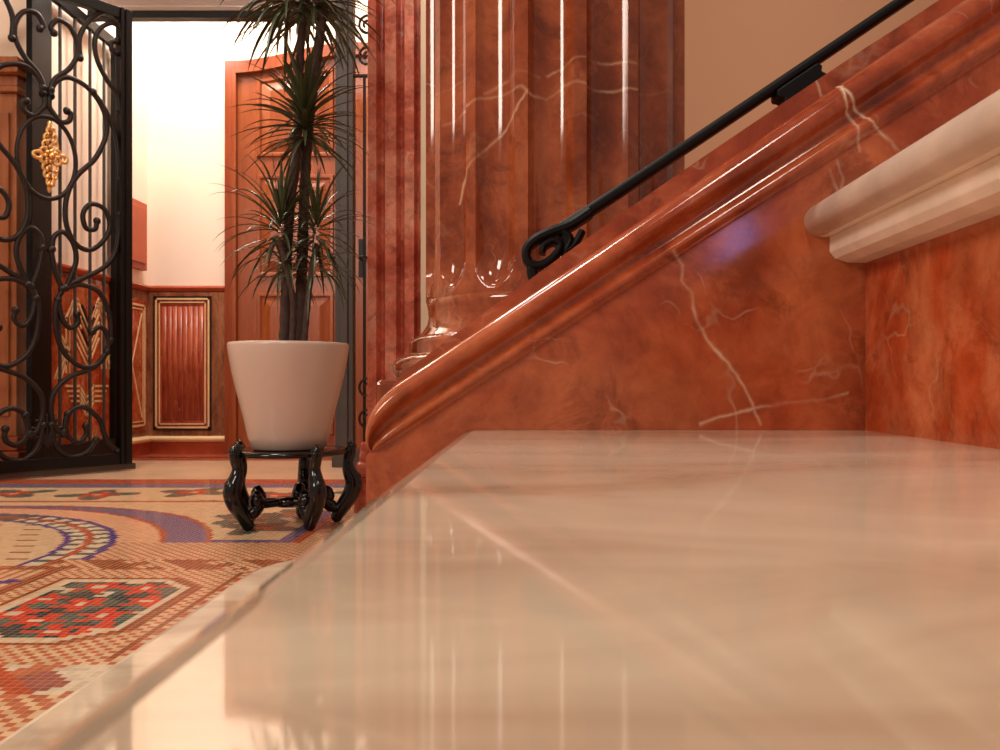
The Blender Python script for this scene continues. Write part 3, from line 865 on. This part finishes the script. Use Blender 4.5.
m.build('scroll_leaf', M['iron_dark'], hr, .001)
def bracket(cx, cy):
    m = MB()
    u = Vector((.83, 0, .56)); nrm = Vector((-.56, 0, .83)); c = P(cx, cy, HY)
    k = HY/F
    pr = [(-24, 8), (24, 8), (27, 3), (23, -1), (26, -6), (22, -11), (15, -9), (8, -12), (0, -10), (-8, -12), (-15, -10), (-22, -12), (-26, -7), (-22, -3), (-27, 2)]
    m.prism([c+u*a*k+nrm*b*k+Vector((0, -.010, 0)) for a, b in pr], (0, .020, 0))
    q = c-nrm*8*k
    m.tube([q+u*8*k, q+u*8*k-nrm*.018], .004, 8); m.tube([q-u*12*k, q-u*12*k-nrm*.018], .004, 8)
    m.build('bracket', M['iron_dark'], hr, .0012)
bracket(798, 87); bracket(1060, -90)

# ---------------------------------------------------------------- plant stand
SX, SY = (289-VX)/F*2.25, 2.25
stand = empty('plant_stand', (SX, SY, 0), label='glossy black carved wooden stand with curved legs under the plant pot', cat='plant stand')
m = MB()
prof = [(.085, .186), (.146, .186), (.152, .189), (.153, .195), (.148, .200), (.085, .200), (.085, .186)]
m.lathe(prof, (SX, SY, 0), 48); m.build('top_ring', M['lacquer'], stand)
for k, ang in enumerate([232, 310, 18, 90, 160]):
    a = math.radians(ang)
    def rp(r, z, a=a): return (SX+r*math.cos(a), SY+r*math.sin(a), z)
    lg = MB()
    path = [(.150,.205,.012),(.160,.196,.015),(.158,.180,.015),(.153,.160,.014),(.156,.138,.018),(.166,.115,.022),(.168,.095,.023),(.158,.070,.022),(.142,.045,.020),(.128,.024,.018),(.124,.012,.015)]
    ps = smooth([Vector(rp(r, z)) for r, z, _ in path], 4)
    rs = []
    for i in range(len(path)-1):
        for j in range(4): rs.append(path[i][2]+(path[i+1][2]-path[i][2])*j/4)
    rs.append(path[-1][2])
    lg.tube(ps, rs, 12)
    lg.ball(rp(.124, .0155), .0165, 10, 8); lg.ball(rp(.164, .203), .013, 10, 8); lg.ball(rp(.176, .119), .014, 10, 8); lg.ball(rp(.158, .212), .008, 8, 6)
    cur = smooth([Vector(rp(r, z)) for r, z in [(.132,.034),(.112,.042),(.096,.058),(.096,.078),(.110,.092)]], 4)
    lg.tube(cur, [.014]*4+[.017]*4+[.018]*4+[.015]*4+[.006], 12)
    lg.ball(rp(.099, .072), .020, 10, 8)
    leg = lg.build('leg', M['lacquer'], stand)
    sp_ = MB(); sp_.tube([rp(.100, .060), rp(.03, .060)], .0095, 10); sp_.build('stretcher', M['lacquer'], stand)
m = MB(); m.lathe([(0, .048), (.030, .048), (.036, .055), (.036, .066), (.030, .072), (0, .074)], (SX, SY, 0), 24); m.build('hub', M['lacquer'], stand)

# ---------------------------------------------------------------- pot with dracaena
plant = empty('potted_dracaena', (SX, SY, .2), label='tall dracaena with spiky dark leaves in a cream ceramic pot on the black stand', cat='potted plant')
m = MB()
pp = [(0, .2005), (.088, .2005), (.095, .204), (.104, .232), (.117, .29), (.131, .345), (.144, .40), (.152, .445), (.1555, .470), (.155, .4765), (.152, .479), (.148, .476), (.145, .462), (.138, .44), (.12, .435), (0, .435)]
m.lathe(pp, (SX, SY, 0), 64); m.build('pot', M['pot'], plant)
m = MB(); m.lathe([(0, .436), (.137, .436), (.12, .444), (.05, .452), (0, .454)], (SX, SY, 0), 32); m.build('soil', M['soil'], plant)
def PP(px, py, dy=0): return P(px, py, SY+dy)
stems = [([(284,346),(286,290),(288,235),(293,180),(298,130),(300,60),(303,5)], 0, .0135, .010),
         ([(298,346),(301,290),(303,235),(305,180),(309,120),(317,60),(324,0)], .03, .0145, .012),
         ([(292,346),(293,300),(285,262),(280,240)], -.03, .008, .007),
         ([(304,346),(308,300),(313,262),(318,245)], -.02, .008, .007)]
for pts, dy, r0, r1 in stems:
    m = MB(); q = smooth([PP(a, b+0, dy) for a, b in pts], 10)
    q = [PP(pts[0][0], 356, dy)]+q
    rs = [(r0+(r1-r0)*i/(len(q)-1))*(1.0 if i % 3 else 1.13) for i in range(len(q))]
    m.tube(q, rs, 10); m.build('stem', M['stem'], plant)
def leaf(m, base, az, el, L, wd, droop, rg):
    d = Vector((math.cos(az)*math.cos(el), math.sin(az)*math.cos(el), math.sin(el))); p = Vector(base); n = 8
    side = Vector((-math.sin(az), math.cos(az), 0)); v = []; f = []
    for i in range(n+1):
        t = i/n
        wv = wd*(.55+.45*min(1, t*4))*(1-t**2.2)**.8+.0004
        up = side.cross(d).normalized()
        if up.z < 0: up = -up
        v += [p-side*wv+up*wv*.45, p, p+side*wv+up*wv*.45]
        p = p+d*L/n; d = (d+Vector((0, 0, -1))*droop*(0.3+t)/n*1.6).normalized()
    for i in range(n):
        for k in (0, 1): f.append((i*3+k, i*3+k+1, i*3+k+4, i*3+k+3))
    m.add(v, f, True)
def head(px, py, dy, N, L, emin, emax, droop, wd=.0055, spread=.03, seed=1, hgt=.05):
    rg = random.Random(seed); m = MB(); c = PP(px, py, dy)
    for i in range(N):
        t = i/N; az = i*2.39996+rg.uniform(-.2, .2)
        el = math.radians(emin+(emax-emin)*t+rg.uniform(-10, 10))
        b = c+Vector((math.cos(az)*.008, math.sin(az)*.008, -hgt/2+hgt*t+rg.uniform(-.01, .01)))
        leaf(m, b, az, el, L*rg.uniform(.72, 1.1), wd*rg.uniform(.8, 1.2), droop*rg.uniform(.6, 1.3), rg)
    m.build('foliage', M['leaf'], plant)
head(312, -8, .03, 110, .235, -35, 85, 1.1, .0060, seed=11, hgt=.11)
head(288, -10, -.02, 80, .235, -35, 70, 1.2, .0058, seed=12, hgt=.08)
head(305, 122, 0, 110, .185, -30, 80, .8, .0054, seed=13, hgt=.10)
head(281, 226, -.02, 62, .20, -25, 82, 1.1, .0044, seed=14, hgt=.07)
head(316, 230, -.01, 54, .165, -40, 82, 1.0, .0044, seed=15, hgt=.07)
head(282, 262, .02, 24, .17, -30, 40, 1.6, .0042, seed=16, hgt=.03)
head(314, 266, .02, 26, .17, -35, 40, 1.8, .0042, seed=17, hgt=.03)
